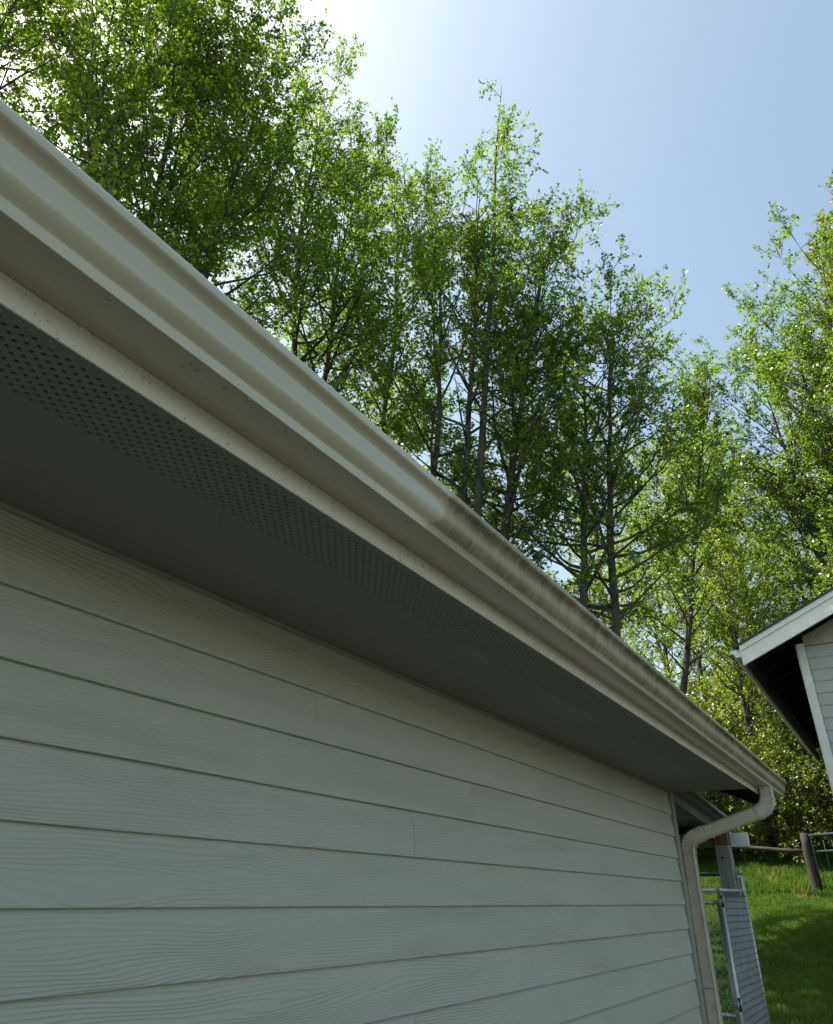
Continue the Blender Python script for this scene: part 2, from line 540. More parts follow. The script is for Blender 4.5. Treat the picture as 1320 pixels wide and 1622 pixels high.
# ------------------------------------------------------------------ the ground
def gz(x, y):
    u = np.maximum(0, np.asarray(x, float) - 7.5); x = np.asarray(x, float); y = np.asarray(y, float); v = np.maximum(0, np.asarray(y, float) - 9)
    z = -1.6 + 0.16 * np.minimum(u, 10.5) + 0.24 * np.maximum(0, np.minimum(u, 48) - 10.5) + 0.1 * np.minimum(v, 30)
    # unseen bank added on the viewer's right to block low sky light
    z = z + 0.46 * np.clip(-y - 5.0, 0, 8.5) * np.clip((9.0 - x) / 3.0, 0, 1)
    near = np.clip((u - 0.5) / 6, 0, 1)
    return z + near * (0.05 * np.sin(x * 1.3 + y * 0.7) + 0.04 * np.sin(y * 1.9 - x * 0.5))

ax = np.concatenate([np.linspace(-600, -40, 12), np.linspace(-30, 5, 15), np.linspace(6, 30, 61), np.linspace(33, 70, 18), np.linspace(100, 600, 8)])
ay = np.concatenate([np.linspace(-600, -40, 12), np.linspace(-30, -5, 11), np.linspace(-4, 14, 46), np.linspace(17, 60, 18), np.linspace(100, 600, 8)])
GX, GY = np.meshgrid(ax, ay, indexing='ij')
GZ = gz(GX, GY)
V = np.stack([GX, GY, GZ], -1).reshape(-1, 3)
I = np.arange(len(V)).reshape(GX.shape)
F = np.stack([I[:-1, :-1], I[1:, :-1], I[1:, 1:], I[:-1, 1:]], -1).reshape(-1, 4)
tag(link('ground', np_mesh('ground', V, F, True), 'ground'), kind='structure')

bm = box_bm(-14, 6.9, -4.9, 1.45, -1.75, -1.575, 0.01)
tag(link('unseen_pad', bm_mesh('unseen_pad', bm), 'dark_pad'), kind='structure')  # unseen pad added to set ground bounce, kept dark to limit it

# ------------------------------------------------------------------ the house in the foreground
D = 1.55            # distance of the wall's face from the viewer
X0, X1 = -3.2, 6.2  # run of the siding
ZS = 0.76           # underside of the soffit
YF = 0.938          # face of the fascia
PITCH = 5 / 12
house = thing('house', 'grey lap-sided house with beige gutter and perforated dark soffit, filling the foreground', 'house', (0, 0, 0))

wall = box('wall', X0, X1 + 0.05, D + 0.026, D + 0.14, -1.75, ZS + 0.02, 'soffit', house, 0)
EXP = 0.1576
Z_REF = 0.1122
joints = {3: [1.05 - 3.0, 4.78], 2: [-2.2, 1.768, 3.29], 1: [-0.81, 2.845], 0: [-1.27, 2.386], -1: [-1.73, 1.929], -2: [-0.35, 3.31],
          -3: [0.1, 4.6], -4: [-1.2, 2.42], -5: [0.6, 4.2], -6: [-0.9, 2.75], -7: [1.3, 4.9], -8: [-0.4, 3.2], -9: [1.8], -10: [-1.0, 2.7]}
for k in range(-10, 4):
    z0 = Z_REF + EXP * k
    ztop = ZS - 0.004 if k == 3 else z0 + EXP + 0.024
    cuts = [X0] + sorted(joints.get(k, [])) + [X1]
    for a, b in zip(cuts[:-1], cuts[1:]):
        a2 = a + (0.0004 if a != X0 else 0); b2 = b - (0.0004 if b != X1 else 0.001)
        L = b2 - a2
        H = ztop - z0
        # each plank is slightly bowed and set a hair differently, as nailed boards are
        j0, j1 = random.uniform(-.0007, .0007), random.uniform(-.0007, .0007)
        nseg = max(2, int(L / 0.35))
        bm = bmesh.new()
        rings = []
        for s in range(nseg + 1):
            t = s / nseg
            jy = j0 * (1 - t) + j1 * t + random.uniform(-.0003, .0003)
            jz = random.uniform(-.0005, .0005)
            yo = jy
            rings.append([bm.verts.new((t * L, yo, jz)), bm.verts.new((t * L, yo - 0.0005, 0.004 + jz)),
                          bm.verts.new((t * L, yo + 0.0150 * H / 0.18, H)),
                          bm.verts.new((t * L, yo + 0.0115 + 0.0150 * H / 0.18, H)), bm.verts.new((t * L, yo + 0.0115, jz))])
        for r0, r1 in zip(rings[:-1], rings[1:]):
            for i in range(5):
                bm.faces.new((r0[i], r0[(i + 1) % 5], r1[(i + 1) % 5], r1[i]))
        bm.faces.new(rings[0]); bm.faces.new(rings[-1][::-1])
        link('siding_plank', bm_mesh('siding_plank', bm), 'siding', wall,
             Vector((a2, D, z0)) - wall.location)

for (nx_, nz_, nr_) in ((2.010, -.056, .004), (2.794, .249, .004), (2.79, .476, .003), (2.575, .333, .0025), (1.683, .223, .0025), (1.45, -.28, .003), (3.7, .06, .0035), (4.4, -.12, .003), (0.95, .40, .002)):
    bm = bmesh.new(); bmesh.ops.create_uvsphere(bm, u_segments=8, v_segments=5, radius=nr_)
    for v_ in bm.verts: v_.co.y *= .45
    link('nail_head', bm_mesh('nail_head', bm, True), 'white2', wall, Vector((nx_, D + .0125 * (((nz_ - Z_REF) / EXP) % 1.0), nz_)) - wall.location)

# the wall helper puts the wall's origin at its centre with identity rotation (its long side is X)
prism('caulk_bead', [(D + .004, ZS - .0005), (D - .006, ZS - .0005), (D - .007, ZS - .006), (D - .001, ZS - .010), (D + .004, ZS - .010)], X0, X1, 'bead', house)

# corner boards at the far end
box('corner_trim', X1 + 0.0015, X1 + 0.088, D - 0.012, D + 0.0205, -1.72, ZS - 0.003, 'trim', house)
# gable end wall, back wall and near gable wall close the house
box('gable_wall', X1 + 0.052, X1 + 0.12, D + 0.141, 7.4, -1.75, 1.05, 'siding', house, 0)
prism('gable_peak', [(D + 0.141, 1.052), (7.4, 1.052), (4.5, 2.25)], X1 + 0.054, X1 + 0.118, 'siding', house)
box('back_wall', X0, X1 + 0.12, 7.402, 7.5, -1.75, 1.05, 'siding', house, 0)
box('gable_wall', X0 - 0.07, X0 - 0.002, D + 0.14, 7.4, -1.75, 1.05, 'siding', house, 0)
prism('gable_peak', [(D + 0.141, 1.052), (7.4, 1.052), (4.5, 2.25)], X0 - 0.068, X0 - 0.004, 'siding', house)
box('foundation', X0 - .05, X1 + .1, D + 0.03, 7.45, -1.9, -1.752, 'concrete', house, 0)

# soffit: plain boards with a perforated strip along the fascia
YV0, ROWS, DY, DX, RH = 0.9667, 15, 0.01115, 0.0290, 0.0046
YV1 = YV0 + ROWS * DY
SEAMS = [X0, -0.95, 1.86, X1 + 0.03]
soffit = box('soffit', X0, X1 + 0.03, YF + 0.03, D + 0.02, ZS + 0.055, ZS + 0.065, 'void', house, 0)  # near-black sheet stands in for the attic's shade behind the holes
for a, b in zip(SEAMS[:-1], SEAMS[1:]):
    a2, b2 = a + 0.0018, b - 0.0018
    box('soffit_panel', a2, b2, YV1 + 0.0003, D + 0.012, ZS, ZS + 0.008, 'soffit', soffit, 0.0006).location -= soffit.location
    # perforated strip, every hole really cut through
    nx = int((b2 - a2) / DX)
    ddx = (b2 - a2) / nx
    hole = np.array([(math.cos(q) * RH * 1.05, math.sin(q) * RH) for q in np.arange(8) * math.pi / 4 + math.pi / 8])
    rect = np.array([(math.cos(q), math.sin(q)) for q in np.arange(8) * math.pi / 4 + math.pi / 8])
    rect = np.stack([np.clip(rect[:, 0] * 2, -.5, .5) * ddx, np.clip(rect[:, 1] * 2, -.5, .5) * DY], 1)
    cells = []
    for r in range(ROWS):
        off = (r % 2) * 0.5
        for i in range(nx - (1 if r % 2 else 0)):
            cells.append((a2 + (i + 0.5 + off) * ddx, YV0 + (r + 0.5) * DY))
    cells = np.array(cells)
    nC = len(cells)
    vo = np.concatenate([cells[:, None, :] + rect[None], np.full((nC, 8, 1), ZS)], 2)
    vh = np.concatenate([cells[:, None, :] + hole[None], np.full((nC, 8, 1), ZS)], 2)
    vt = vh.copy(); vt[..., 2] += 0.004
    VV = np.concatenate([vo, vh, vt], 1).reshape(-1, 3)
    base = (np.arange(nC) * 24)[:, None]
    q = np.arange(8); q2 = (q + 1) % 8
    f1 = np.stack([q, q2, 8 + q2, 8 + q], 1); f2 = np.stack([8 + q, 8 + q2, 16 + q2, 16 + q], 1)
    FF = (base[:, None] + np.concatenate([f1, f2])[None]).reshape(-1, 4)
    # half cells that square off the staggered rows
    ex = []
    for r in range(1, ROWS, 2):
        y0_, y1_ = YV0 + r * DY, YV0 + (r + 1) * DY
        for xa, xb in ((a2, a2 + ddx / 2), (b2 - ddx / 2, b2)):
            ex.append([(xa, y0_, ZS), (xb, y0_, ZS), (xb, y1_, ZS), (xa, y1_, ZS)])
    ex = np.array(ex).reshape(-1, 3)
    FF = np.concatenate([FF, (len(VV) + np.arange(len(ex)).reshape(-1, 4))])
    VV = np.concatenate([VV, ex])
    VV = VV - np.array(soffit.location)
    link('vent_strip', np_mesh('vent_strip', VV, FF), 'soffit', soffit)
prism('soffit_channel', [(YF + .0045, ZS - .0015), (YV0 - .0003, ZS - .0015), (YV0 - .0003, ZS + .011), (YF + .0045, ZS + .011)], X0, X1 + 0.031, 'soffit', house)
prism('soffit_end_cap', [(YF + .03, ZS + .0665), (D + .02, ZS + .0665), (D + .02, ZS - .002), (YF + .03, ZS - .002)], X1 + 0.0325, X1 + 0.045, 'soffit', house)

# fascia: two lengths butted together, and a thin drip edge under the gutter
prism('fascia', [(YF, ZS - .003), (YF + .004, ZS - .003), (YF + .004, .955), (YF, .955)], X0, 1.99, 'fascia', house)
prism('fascia', [(YF - .0008, ZS - .0022), (YF + .004, ZS - .0022), (YF + .004, .955), (YF - .0008, .955)], 1.992, 6.62, 'fascia', house)

# gutter, K-style profile with real sheet thickness
GB, GX1 = 0.806, 7.33
prof = [(0.003, .120), (0.003, .002), (.006, 0), (.103, 0), (.106, .002), (.1072, .006), (.1076, .022), (.1100, .0255), (.1155, .031), (.1215, .038), (.1265, .047),
        (.1295, .058), (.1310, .071), (.1322, .084), (.1350, .092), (.140, .098), (.147, .1025), (.151, .106), (.152, .110), (.152, .123), (.1505, .1265), (.147, .128), (.142, .127), (.140, .122)]
gut = bpy.data.objects.new('gutter', None); COL.objects.link(gut); gut.parent = house
def gutter_run(name, xa, xb, grow=0.0):
    xs = [xa, xa + .001] + list(np.arange(xa + .4, xb - .2, .4)) + [xb - .001, xb]
    rnd = np.random.RandomState(5)
    wob = rnd.normal(0, .0006, (len(xs), 2))
    pts = np.array(prof)
    # inner skin
    nrm = np.gradient(pts, axis=0); nrm = np.stack([-nrm[:, 1], nrm[:, 0]], 1); nrm /= np.linalg.norm(nrm, axis=1, keepdims=True) + 1e-9
    outer = pts - nrm * grow * -1
    inner = pts + nrm * 0.0012
    loop = np.concatenate([outer, inner[::-1]])
    n = len(loop)
    V = []
    for x, (w0, w1) in zip(xs, wob):
        for o, h in loop:
            s = (h / .128)
            V.append((x, YF - o + w0 * s, GB + h + w1))
    F = []
    for i in range(len(xs) - 1):
        for j in range(n):
            F.append((i * n + j, i * n + (j + 1) % n, (i + 1) * n + (j + 1) % n, (i + 1) * n + j))
    me = np_mesh(name, V, F, True)
    bm = bmesh.new(); bm.from_mesh(me)
    bmesh.ops.recalc_face_normals(bm, faces=bm.faces); bm.to_mesh(me); bm.free()
    me.set_sharp_from_angle(angle=math.radians(38))
    return link(name, me, 'gutter', gut)
gutter_run('gutter_trough', X0, GX1)
prism('end_cap', [(YF - o, GB + h) for o, h in prof[:21]], GX1 + .0005, GX1 + .003, 'gutter', gut)
for x in np.arange(X0 + .3, GX1, 0.61):
    link('hanger', bm_mesh('hanger', box_bm(x - .012, x + .012, YF - .140, YF - .004, GB + .112, GB + .116, .001)), 'galv', gut)

# roof: sheathing, shingles and bargeboards
ROOF0 = (0.905, 0.962)
RIDGE = 4.5
zr = lambda y: ROOF0[1] + (y - ROOF0[0]) * PITCH
roof = prism('roof', [(ROOF0[0], zr(ROOF0[0])), (RIDGE, zr(RIDGE)), (2 * RIDGE - ROOF0[0], zr(ROOF0[0])),
              (2 * RIDGE - ROOF0[0], zr(ROOF0[0]) + .03), (RIDGE, zr(RIDGE) + .03), (ROOF0[0], zr(ROOF0[0]) + .03)], X0 - .8, GX1, 'shingle', house)
nrow = 26
for r in range(nrow):
    ya = ROOF0[0] - .02 + r * (RIDGE - ROOF0[0]) / nrow
    yb = ya + (RIDGE - ROOF0[0]) / nrow + .02
    prism('shingle_course', [(ya, zr(ya) + .034 + .004), (yb, zr(yb) + .0305), (yb, zr(yb) + .0385), (ya, zr(ya) + .044)], X0 - .79, GX1 + .012, 'shingle', roof)
for xa in (GX1 - .002, X0 - .83):
    prism('bargeboard', [(ROOF0[0] + .02, zr(ROOF0[0] + .02) - .001), (RIDGE, zr(RIDGE) - .001), (RIDGE, zr(RIDGE) - .275), (ROOF0[0] + .02, zr(ROOF0[0] + .02) - .275)], xa - .04, xa, 'darkwood', house)  # shaded back of the board is put into its near-black colour
for y in (1.2, 2.0, 2.8, 3.6, 4.4):
    prism('lookout', [(y, zr(y) - .09), (y + .04, zr(y + .04) - .09), (y + .04, zr(y + .04) - .002), (y, zr(y) - .002)], X1 + .13, GX1 - .045, 'darkwood', house)

# downspout: swept rectangular pipe with crimped elbows
def rect_sweep(name, path, mat, parent, w=.098, d=.076, crimp=None, grow=0.0):
    """path: list of (point, face normal) ; section w along 'side', d along normal"""
    P = np.array([p for p, n in path], float)
    Nn = np.array([n for p, n in path], float)
    T = np.gradient(P, axis=0); T /= np.linalg.norm(T, axis=1, keepdims=True)
    Nn -= (Nn * T).sum(1, keepdims=True) * T; Nn /= np.linalg.norm(Nn, axis=1, keepdims=True)
    S = np.cross(T, Nn)
    c = .012
    sec = []
    for sx, sy in ((1, 1), (-1, 1), (-1, -1), (1, -1)):
        for a in ((0, 1) if sx * sy > 0 else (1, 0)):
            sec.append((sx * (w / 2 + grow - (c if a == 0 else 0)), sy * (d / 2 + grow - (c if a == 1 else 0))))
    sec = np.array(sec)
    n = len(sec); V = []
    for i in range(len(P)):
        k = 1.0
        if crimp is not None:
            k = crimp[i]
        for s, t in sec:
            V.append(P[i] + S[i] * s * k + Nn[i] * t * k)
    F = [(i * n + j, i * n + (j + 1) % n, (i + 1) * n + (j + 1) % n, (i + 1) * n + j) for i in range(len(P) - 1) for j in range(n)]
    me = np_mesh(name, V, F, True)
    bm = bmesh.new(); bm.from_mesh(me)
    bmesh.ops.holes_fill(bm, edges=[e for e in bm.edges if e.is_boundary], sides=0)
    bmesh.ops.recalc_face_normals(bm, faces=bm.faces); bm.to_mesh(me); bm.free()
    me.set_sharp_from_angle(angle=math.radians(30))
    return link(name, me, mat, parent)
dsp = bpy.data.objects.new('downspout', None); COL.objects.link(dsp); dsp.parent = house
def elbow(name, p0, d0, p1, d1, n=67, ridges=11, nrm=(1, 0, 0), **kw):
    p0, p1, d0, d1 = map(Vector, (p0, p1, d0, d1))
    L = (p1 - p0).length
    path, cr = [], []
    for i in range(n):
        t = i / (n - 1)
        h00 = 2*t**3 - 3*t**2 + 1; h10 = t**3 - 2*t**2 + t; h01 = -2*t**3 + 3*t**2; h11 = t**3 - t**2
        p = h00 * p0 + h10 * L * 1.25 * d0 + h01 * p1 + h11 * L * 1.25 * d1
        path.append((p, nrm))
        cr.append(1.0 + (0.10 * abs(math.sin(t * ridges * math.pi)) ** .6 if 0.08 < t < 0.92 else 0.0))
    return rect_sweep(name, path, 'downspout', dsp, crimp=cr, **kw)
A0 = Vector((6.53, .858, GB - .002)); A1 = Vector((6.53, .862, .735))
dg = Vector((-.13, .50, -.175)).normalized()
B0 = Vector((6.50, .965, .604)); B1 = B0 + dg * .43
C0 = Vector((6.350, 1.496, .338)); C1 = Vector((6.350, 1.496, -1.45))
rect_sweep('outlet', [(A0, (1, 0, 0)), (A1, (1, 0, 0))], 'downspout', dsp)
elbow('upper_elbow', A1 + Vector((0, 0, .004)), (0, 0, -1), B0, dg, grow=.0015)
rect_sweep('offset_pipe', [(B0 - dg * .012, (1, 0, 0)), (B1, (1, 0, 0))], 'downspout', dsp)
elbow('lower_elbow', B1 - dg * .002, dg, C0, (0, 0, -1), grow=.0016)
rect_sweep('collar', [(C0 + Vector((0, 0, .012)), (1, 0, 0)), (C0 - Vector((0, 0, .030)), (1, 0, 0))], 'downspout', dsp, grow=.004)
rect_sweep('down_pipe', [(C0 - Vector((0, 0, .0)), (1, 0, 0)), (C1, (1, 0, 0))], 'downspout', dsp)
for z in (-.55, -1.25):
    rect_sweep('strap', [(Vector((6.350, 1.496, z)), (1, 0, 0)), (Vector((6.350, 1.496, z - .03)), (1, 0, 0))], 'downspout', dsp, grow=.003)
for p in ((6.485, 1.02, .545), (6.42, 1.32, .455)):
    bm = bmesh.new(); bmesh.ops.create_uvsphere(bm, u_segments=8, v_segments=5, radius=.007)
    link('screw', bm_mesh('screw', bm, True), 'galv', dsp, Vector(p) + Vector((-.055, -.03, -.03)))

# ------------------------------------------------------------------ neighbouring house on the right
NX = 10.5
nb = thing('neighbour_house', 'blue-grey house gable with white bargeboard at the right edge', 'house', (NX, 0, -1.2))
def L2(o):                     # keep world position under the neighbour's root
    o.location = Vector(o.location) - nb.location
    return o
NYW, NYR = 0.62, -3.6          # corner and ridge line
def rk(y): return 2.80 + (1.29 - y) * 0.44   # underside line of the bargeboard
nwall = L2(box('gable_wall', NX + .03, NX + .12, -7.8, NYW - .01, -1.6, 3.05, 'siding2', nb, 0))
NEXP = 0.1576
k = 0
z = -1.55
nrows = int((3.04 - z) / NEXP)
for r in range(nrows + 1):
    z0 = 3.035 - NEXP * (nrows + 1 - r)
    for a, b in (((-7.8, -2.9), (-2.897, NYW - .095)) if r % 2 else ((-7.8, -4.4), (-4.397, -.9), (-.897, NYW - .095))):
        H = NEXP + .02
        me = bpy.data.meshes.new('siding_plank')
        y0_, y1_ = a, b
        L = b - a
        bm = bmesh.new()
        ring = lambda t: [bm.verts.new((t, 0.0, 0)), bm.verts.new((t, .010, min(H, 3.046 - z0))), bm.verts.new((t, .0175, min(H, 3.046 - z0))), bm.verts.new((t, .0075, 0))]
        A, B = ring(0), ring(L)
        for i in range(4): bm.faces.new((A[i], A[(i + 1) % 4], B[(i + 1) % 4], B[i]))
        bm.faces.new(A); bm.faces.new(B[::-1])
        o = link('siding_plank', bm_mesh('siding_plank', bm), 'siding2', nwall)
        # plank local X runs along -Y of the world, its face towards -X
        Mw = Matrix.Translation((NX + .008, b, z0)) @ Matrix.Rotation(-math.pi / 2, 4, 'Z')
        pm = Matrix.Translation(Vector(nwall.location) + nb.location) @ Matrix.Rotation(nwall.rotation_euler[2], 4, 'Z') @ Matrix.Rotation(0, 4, 'X')
        rot = nwall.rotation_euler.to_matrix().to_4x4()
        pm = Matrix.Translation(Vector(nwall.location) + nb.location) @ rot
        o.matrix_local = pm.inverted() @ Mw
L2(box('corner_board', NX - .016, NX + .02, NYW - .093, NYW, -1.6, 3.085, 'white2', nb))
L2(box('corner_board', NX + .021, NX + .12, NYW - .0, NYW + .02, -1.6, 3.085, 'white2', nb))
# frieze board closing the top of the siding
def slope_prism(name, ya, yb, za, zb, zc, zd, x0, x1, mat):
    return L2(prism(name, [(ya, za), (yb, zb), (yb, zd), (ya, zc)], x0, x1, mat, nb))
L2(prism('gable_panel', [(NYW - .094, 3.05), (-7.8, 3.05), (NYR, rk(NYR) + .05), (NYW - .094, rk(NYW - .094) + .05)], NX + .02, NX + .10, 'tan', nb))
L2(prism('trim_board', [(NYW - .0945, 3.051), (-7.8, 3.051), (-7.8, 3.075), (NYW - .0945, 3.075)], NX - .004, NX + .0195, 'tan', nb))
# bargeboard: wide white board with a narrower one above, set out in front of the wall
BX = NX - .34
slope_prism('bargeboard', 1.29, NYR, rk(1.29), rk(NYR), rk(1.29) + .205, rk(NYR) + .205, BX, BX + .035, 'white')
slope_prism('barge_cap', 1.295, NYR, rk(1.295) + .200, rk(NYR) + .200, rk(1.295) + .275, rk(NYR) + .275, BX - .014, BX - .0005, 'white')
nroof = slope_prism('roof', 1.36, NYR, rk(1.36) + .277, rk(NYR) + .277, rk(1.36) + .307, rk(NYR) + .307, BX - .03, NX + 8.3, 'shingle')
slope_prism('roof', -8.4, NYR, rk(1.36) + .26, rk(NYR) + .277, rk(1.36) + .30, rk(NYR) + .307, BX - .03, NX + 8.3, 'shingle')
# eave: fascia, gutter, exposed rafters and decking
L2(prism('fascia', [(1.255, 2.80), (1.285, 2.80), (1.285, 3.06), (1.255, 3.06)], BX + .036, NX + 8.2, 'tan', nb))
L2(prism('gutter', [(1.2865, 2.93), (1.37, 2.93), (1.375, 2.96), (1.42, 3.00), (1.425, 3.035), (1.41, 3.035), (1.40, 3.01), (1.36, 2.97), (1.30, 2.945), (1.2865, 2.945)], BX + .04, NX + 8.2, 'white2', nb))
L2(prism('gutter_end_cap', [(1.2865, 2.93), (1.37, 2.93), (1.375, 2.96), (1.42, 3.00), (1.425, 3.035), (1.2865, 3.035)], BX + .034, BX + .0395, 'white', nb))
L2(prism('fascia_backing', [(1.195, 2.795), (1.2545, 2.795), (1.2545, 2.89), (1.195, 2.89)], BX + .037, NX + 8.19, 'darkwood', nb))
slope_prism('roof_deck', 1.254, NYW + .021, rk(1.254) + .225, rk(NYW + .021) + .225, rk(1.254) + .245, rk(NYW + .021) + .245, BX + .036, NX + 8.2, 'darkwood')
for i in range(13):
    x = NX + .12 + i * .61
    slope_prism('rafter', 1.194, NYW + .022, rk(1.194) + .09, rk(NYW + .022) + .09, rk(1.194) + .223, rk(NYW + .022) + .223, x, x + .04, 'darkwood')
L2(box('side_wall', NX + .121, NX + 8.0, NYW - .1, NYW + .0, -1.4, 3.1, 'siding2', nb, 0))
L2(box('back_wall', NX + 7.9, NX + 8.0, -7.8, NYW - .101, -1.0, 3.05, 'siding2', nb, 0))

# ------------------------------------------------------------------ lean-to cover on the gable end
lt = thing('lean_to', 'weathered timber lean-to with metal roof behind the house corner', 'shelter', (8.2, 1.6, -1.6))
def LL(o):
    o.location = Vector(o.location) - lt.location
    return o
sl = -0.078
rz = lambda x: .835 + (x - 6.4) * sl
LL(beam('roof_sheet', (6.34, 3.0, rz(6.34) + .004), (8.46, 3.0, rz(8.46) + .004), 3.1, .012, 'metalroof', lt, .001))
for i in range(20):
    y = 1.52 + i * .152
    LL(beam('roof_rib', (6.35, y, rz(6.35) + .018), (8.45, y, rz(8.45) + .018), .03, .016, 'metalroof', lt, .003))
for i, y in enumerate((1.615, 2.2, 2.8, 3.4, 4.0)):
    LL(beam('rafter', (6.34, y, rz(6.34) - .058), (8.20, y, rz(8.20) - .058), .038, .10, 'greywood', lt))
LL(beam('edge_board', (6.36, 1.475, rz(6.36) - .012), (8.40, 1.475, rz(8.40) - .012), .05, .02, 'greywood', lt))
LL(box('post', 8.15, 8.288, 1.525, 1.663, -1.62, .475, 'postwood', lt, .006))
LL(box('post_top', 8.152, 8.286, 1.527, 1.661, .4755, .60, 'redwood', lt, .004))
LL(box('beam', 8.289, 8.36, 1.36, 4.4, .462, .592, 'greywood', lt, .004))
LL(box('lit_beam_face', 8.255, 8.2885, 1.345, 1.5245, .462, .592, 'white', lt, .004))  # white piece: the beam's lit look is put into its colour
LL(box('blocking', 8.40, 8.43, 1.66, 4.4, .50, rz(8.42) - .006, 'darkwood', lt))  # deep shade under the roof painted as a near-black board
LL(box('post', 8.15, 8.288, 4.1, 4.238, -1.62, .462, 'postwood', lt, .006))
LL(box('ledger', 6.325, 6.36, 1.6, 4.5, rz(6.34) - .25, rz(6.34) - .11, 'greywood', lt))
for p in ((8.146, 1.60, .36), (8.146, 1.59, .09)):
    bm = bmesh.new(); bmesh.ops.create_cone(bm, cap_ends=True, segments=10, radius1=.009, radius2=.009, depth=.012)
    bmesh.ops.rotate(bm, verts=bm.verts, matrix=Matrix.Rotation(math.pi / 2, 3, 'Y'))
    LL(link('bolt', bm_mesh('bolt', bm, True), 'darkwood', lt, p))

# ------------------------------------------------------------------ chain-link kennel
kn = thing('dog_kennel', 'galvanised chain-link kennel panels beside the downspout', 'kennel', (7.15, 1.48, -1.6))
def KK(o):
    o.location = Vector(o.location) - kn.location
    return o
def chain_mesh(name, org, du, length, z0, z1, pitch=.060, wr=.0025):
    """woven diamonds: zig-zag wires bent round each other"""
    org = np.array(org, float); du = np.array(du, float); nrm = np.cross(du, [0, 0, 1.])
    nz = int((z1 - z0) / (pitch / 2))
    paths = []
    nw = int(length / (pitch / 2))
    for i in range(nw):
        zz = z0 + np.arange(nz + 1) * (pitch / 2)
        u = i * pitch / 2 + ((np.arange(nz + 1) + i) % 2) * (pitch / 2 + .003)
        dn = np.where((np.arange(nz + 1) + i) % 2 == 0, .002, -.002)
        paths.append(org[None] + u[:, None] * du[None] + zz[:, None] * np.array([[0, 0, 1.]]) + dn[:, None] * nrm[None])
    P = np.array(paths)
    V, F = tubes(P, np.full(P.shape[:2], wr), 4)
    return KK(link(name, np_mesh(name, V, F, True), 'wire', kn))
HT = .075
def post(name, x, y, z0, z1, r=.0225, cap=True):
    KK(rod(name, [(x, y, z0), (x, y, z1)], r, 'galv', kn, 14))
    if cap:
        KK(rod('post_cap', [(x, y, z1 - .01), (x, y, z1 + .012), (x, y, z1 + .02)], r + .004, 'galv', kn, 14))
post('post', 7.15, 1.482, -1.62, HT - .02, .021)
post('post', 8.24, 1.482, -1.62, .225, .024)
post('post', 7.15, 2.75, -1.62, HT - .02, .021)
KK(rod('top_rail', [(7.15, 1.47, HT - .012), (7.15, 2.75, HT - .012)], .019, 'galv', kn))
KK(rod('mid_rail', [(7.16, 1.50, -.83), (7.16, 2.75, -.83)], .017, 'galv', kn))
KK(rod('gate_rail', [(7.168, 1.50, -.032), (7.168, 2.75, -.032)], .015, 'galv', kn))
KK(rod('gate_stile', [(7.168, 1.512, -1.5), (7.168, 1.512, -.032)], .015, 'galv', kn))
KK(rod('top_rail', [(7.15, 1.482, HT - .012), (8.24, 1.482, HT - .004)], .015, 'galv', kn))
KK(rod('bottom_rail', [(7.15, 1.482, -1.5), (8.24, 1.482, -1.5)], .015, 'galv', kn))
chain_mesh('chain_link_mesh', (7.168, 1.50, 0), (0, 1, 0), 1.24, -1.5, -.03)
chain_mesh('chain_link_mesh', (7.165, 1.468, 0), (1, 0, 0), 1.06, -1.5, HT - .02, .052, .0028)
# welded wire laid over the side panel
hz = np.arange(-1.48, HT, .052)
P = np.array([[(7.16, 1.456, z), (7.5, 1.457 + .004 * math.sin(i), z + .004 * math.sin(i * 2.1)), (7.9, 1.457, z - .003), (8.23, 1.456, z)] for i, z in enumerate(hz)])
V, F = tubes(P, np.full(P.shape[:2], .0019), 5)
KK(link('cross_wire', np_mesh('cross_wire', V, F, True), 'green', kn))
# wire ties wound along the gate rails
for zr_, x in ((-.032, 7.168), (-.83, 7.16)):
    t = np.linspace(0, 1, 260)
    P = np.stack([x + .019 * np.cos(t * 24 * 2 * math.pi), 1.52 + t * 1.2, zr_ + .019 * np.sin(t * 24 * 2 * math.pi)], 1)
    KK(rod('tie_wire', P, .003, 'galv', kn, 5))
for z in (-.02, -.75):
    KK(rod('hinge', [(7.15, 1.482, z - .03), (7.15, 1.482, z + .03)], .028, 'galv', kn))
    KK(rod('hinge_pin', [(7.135, 1.470, z - .045), (7.135, 1.470, z + .045)], .010, 'darkwood', kn))
KK(rod('latch', [(8.24, 1.482, .20), (8.20, 1.50, .20), (8.18, 1.50, .17)], .011, 'galv', kn))

# ------------------------------------------------------------------ fences beyond the lawn
FX = 18.0
wf = thing('wooden_fence', 'brown log post and rail fence crossing behind the lawn', 'fence', (FX, 1.83, 0))
def FF_(o, root):
    o.location = Vector(o.location) - root.location
    return o
def log(name, p, q, r0, r1, root, mat='brownwood'):
    p, q = np.array(p, float), np.array(q, float)
    t = np.linspace(0, 1, 9)[:, None]
    rs = np.random.RandomState(int(abs(p[1]) * 100))
    P = (p + (q - p) * t + rs.normal(0, .008, (9, 3)))[None]
    R = (r0 + (r1 - r0) * t[:, 0]) * (1 + rs.normal(0, .03, 9))
    V, F = tubes(P, R[None], 10)
    me = np_mesh(name, V, F, True)
    bm = bmesh.new(); bm.from_mesh(me)
    bmesh.ops.holes_fill(bm, edges=[e for e in bm.edges if e.is_boundary], sides=0)
    bm.to_mesh(me); bm.free()
    return FF_(link(name, me, mat, root), root)
for y in (1.83, 5.3, 8.3):
    g0 = float(gz(FX, y))
    log('post', (FX, y, g0 - .3), (FX, y, g0 + 1.16), .088, .08, wf)
for a, b, za, zb in ((1.83, 5.3, .93, 1.20), (5.3, 8.3, 1.02, 1.05)):
    log('rail', (FX - .02, a, za - .03), (FX - .02, b, zb - .03), .045, .042, wf)
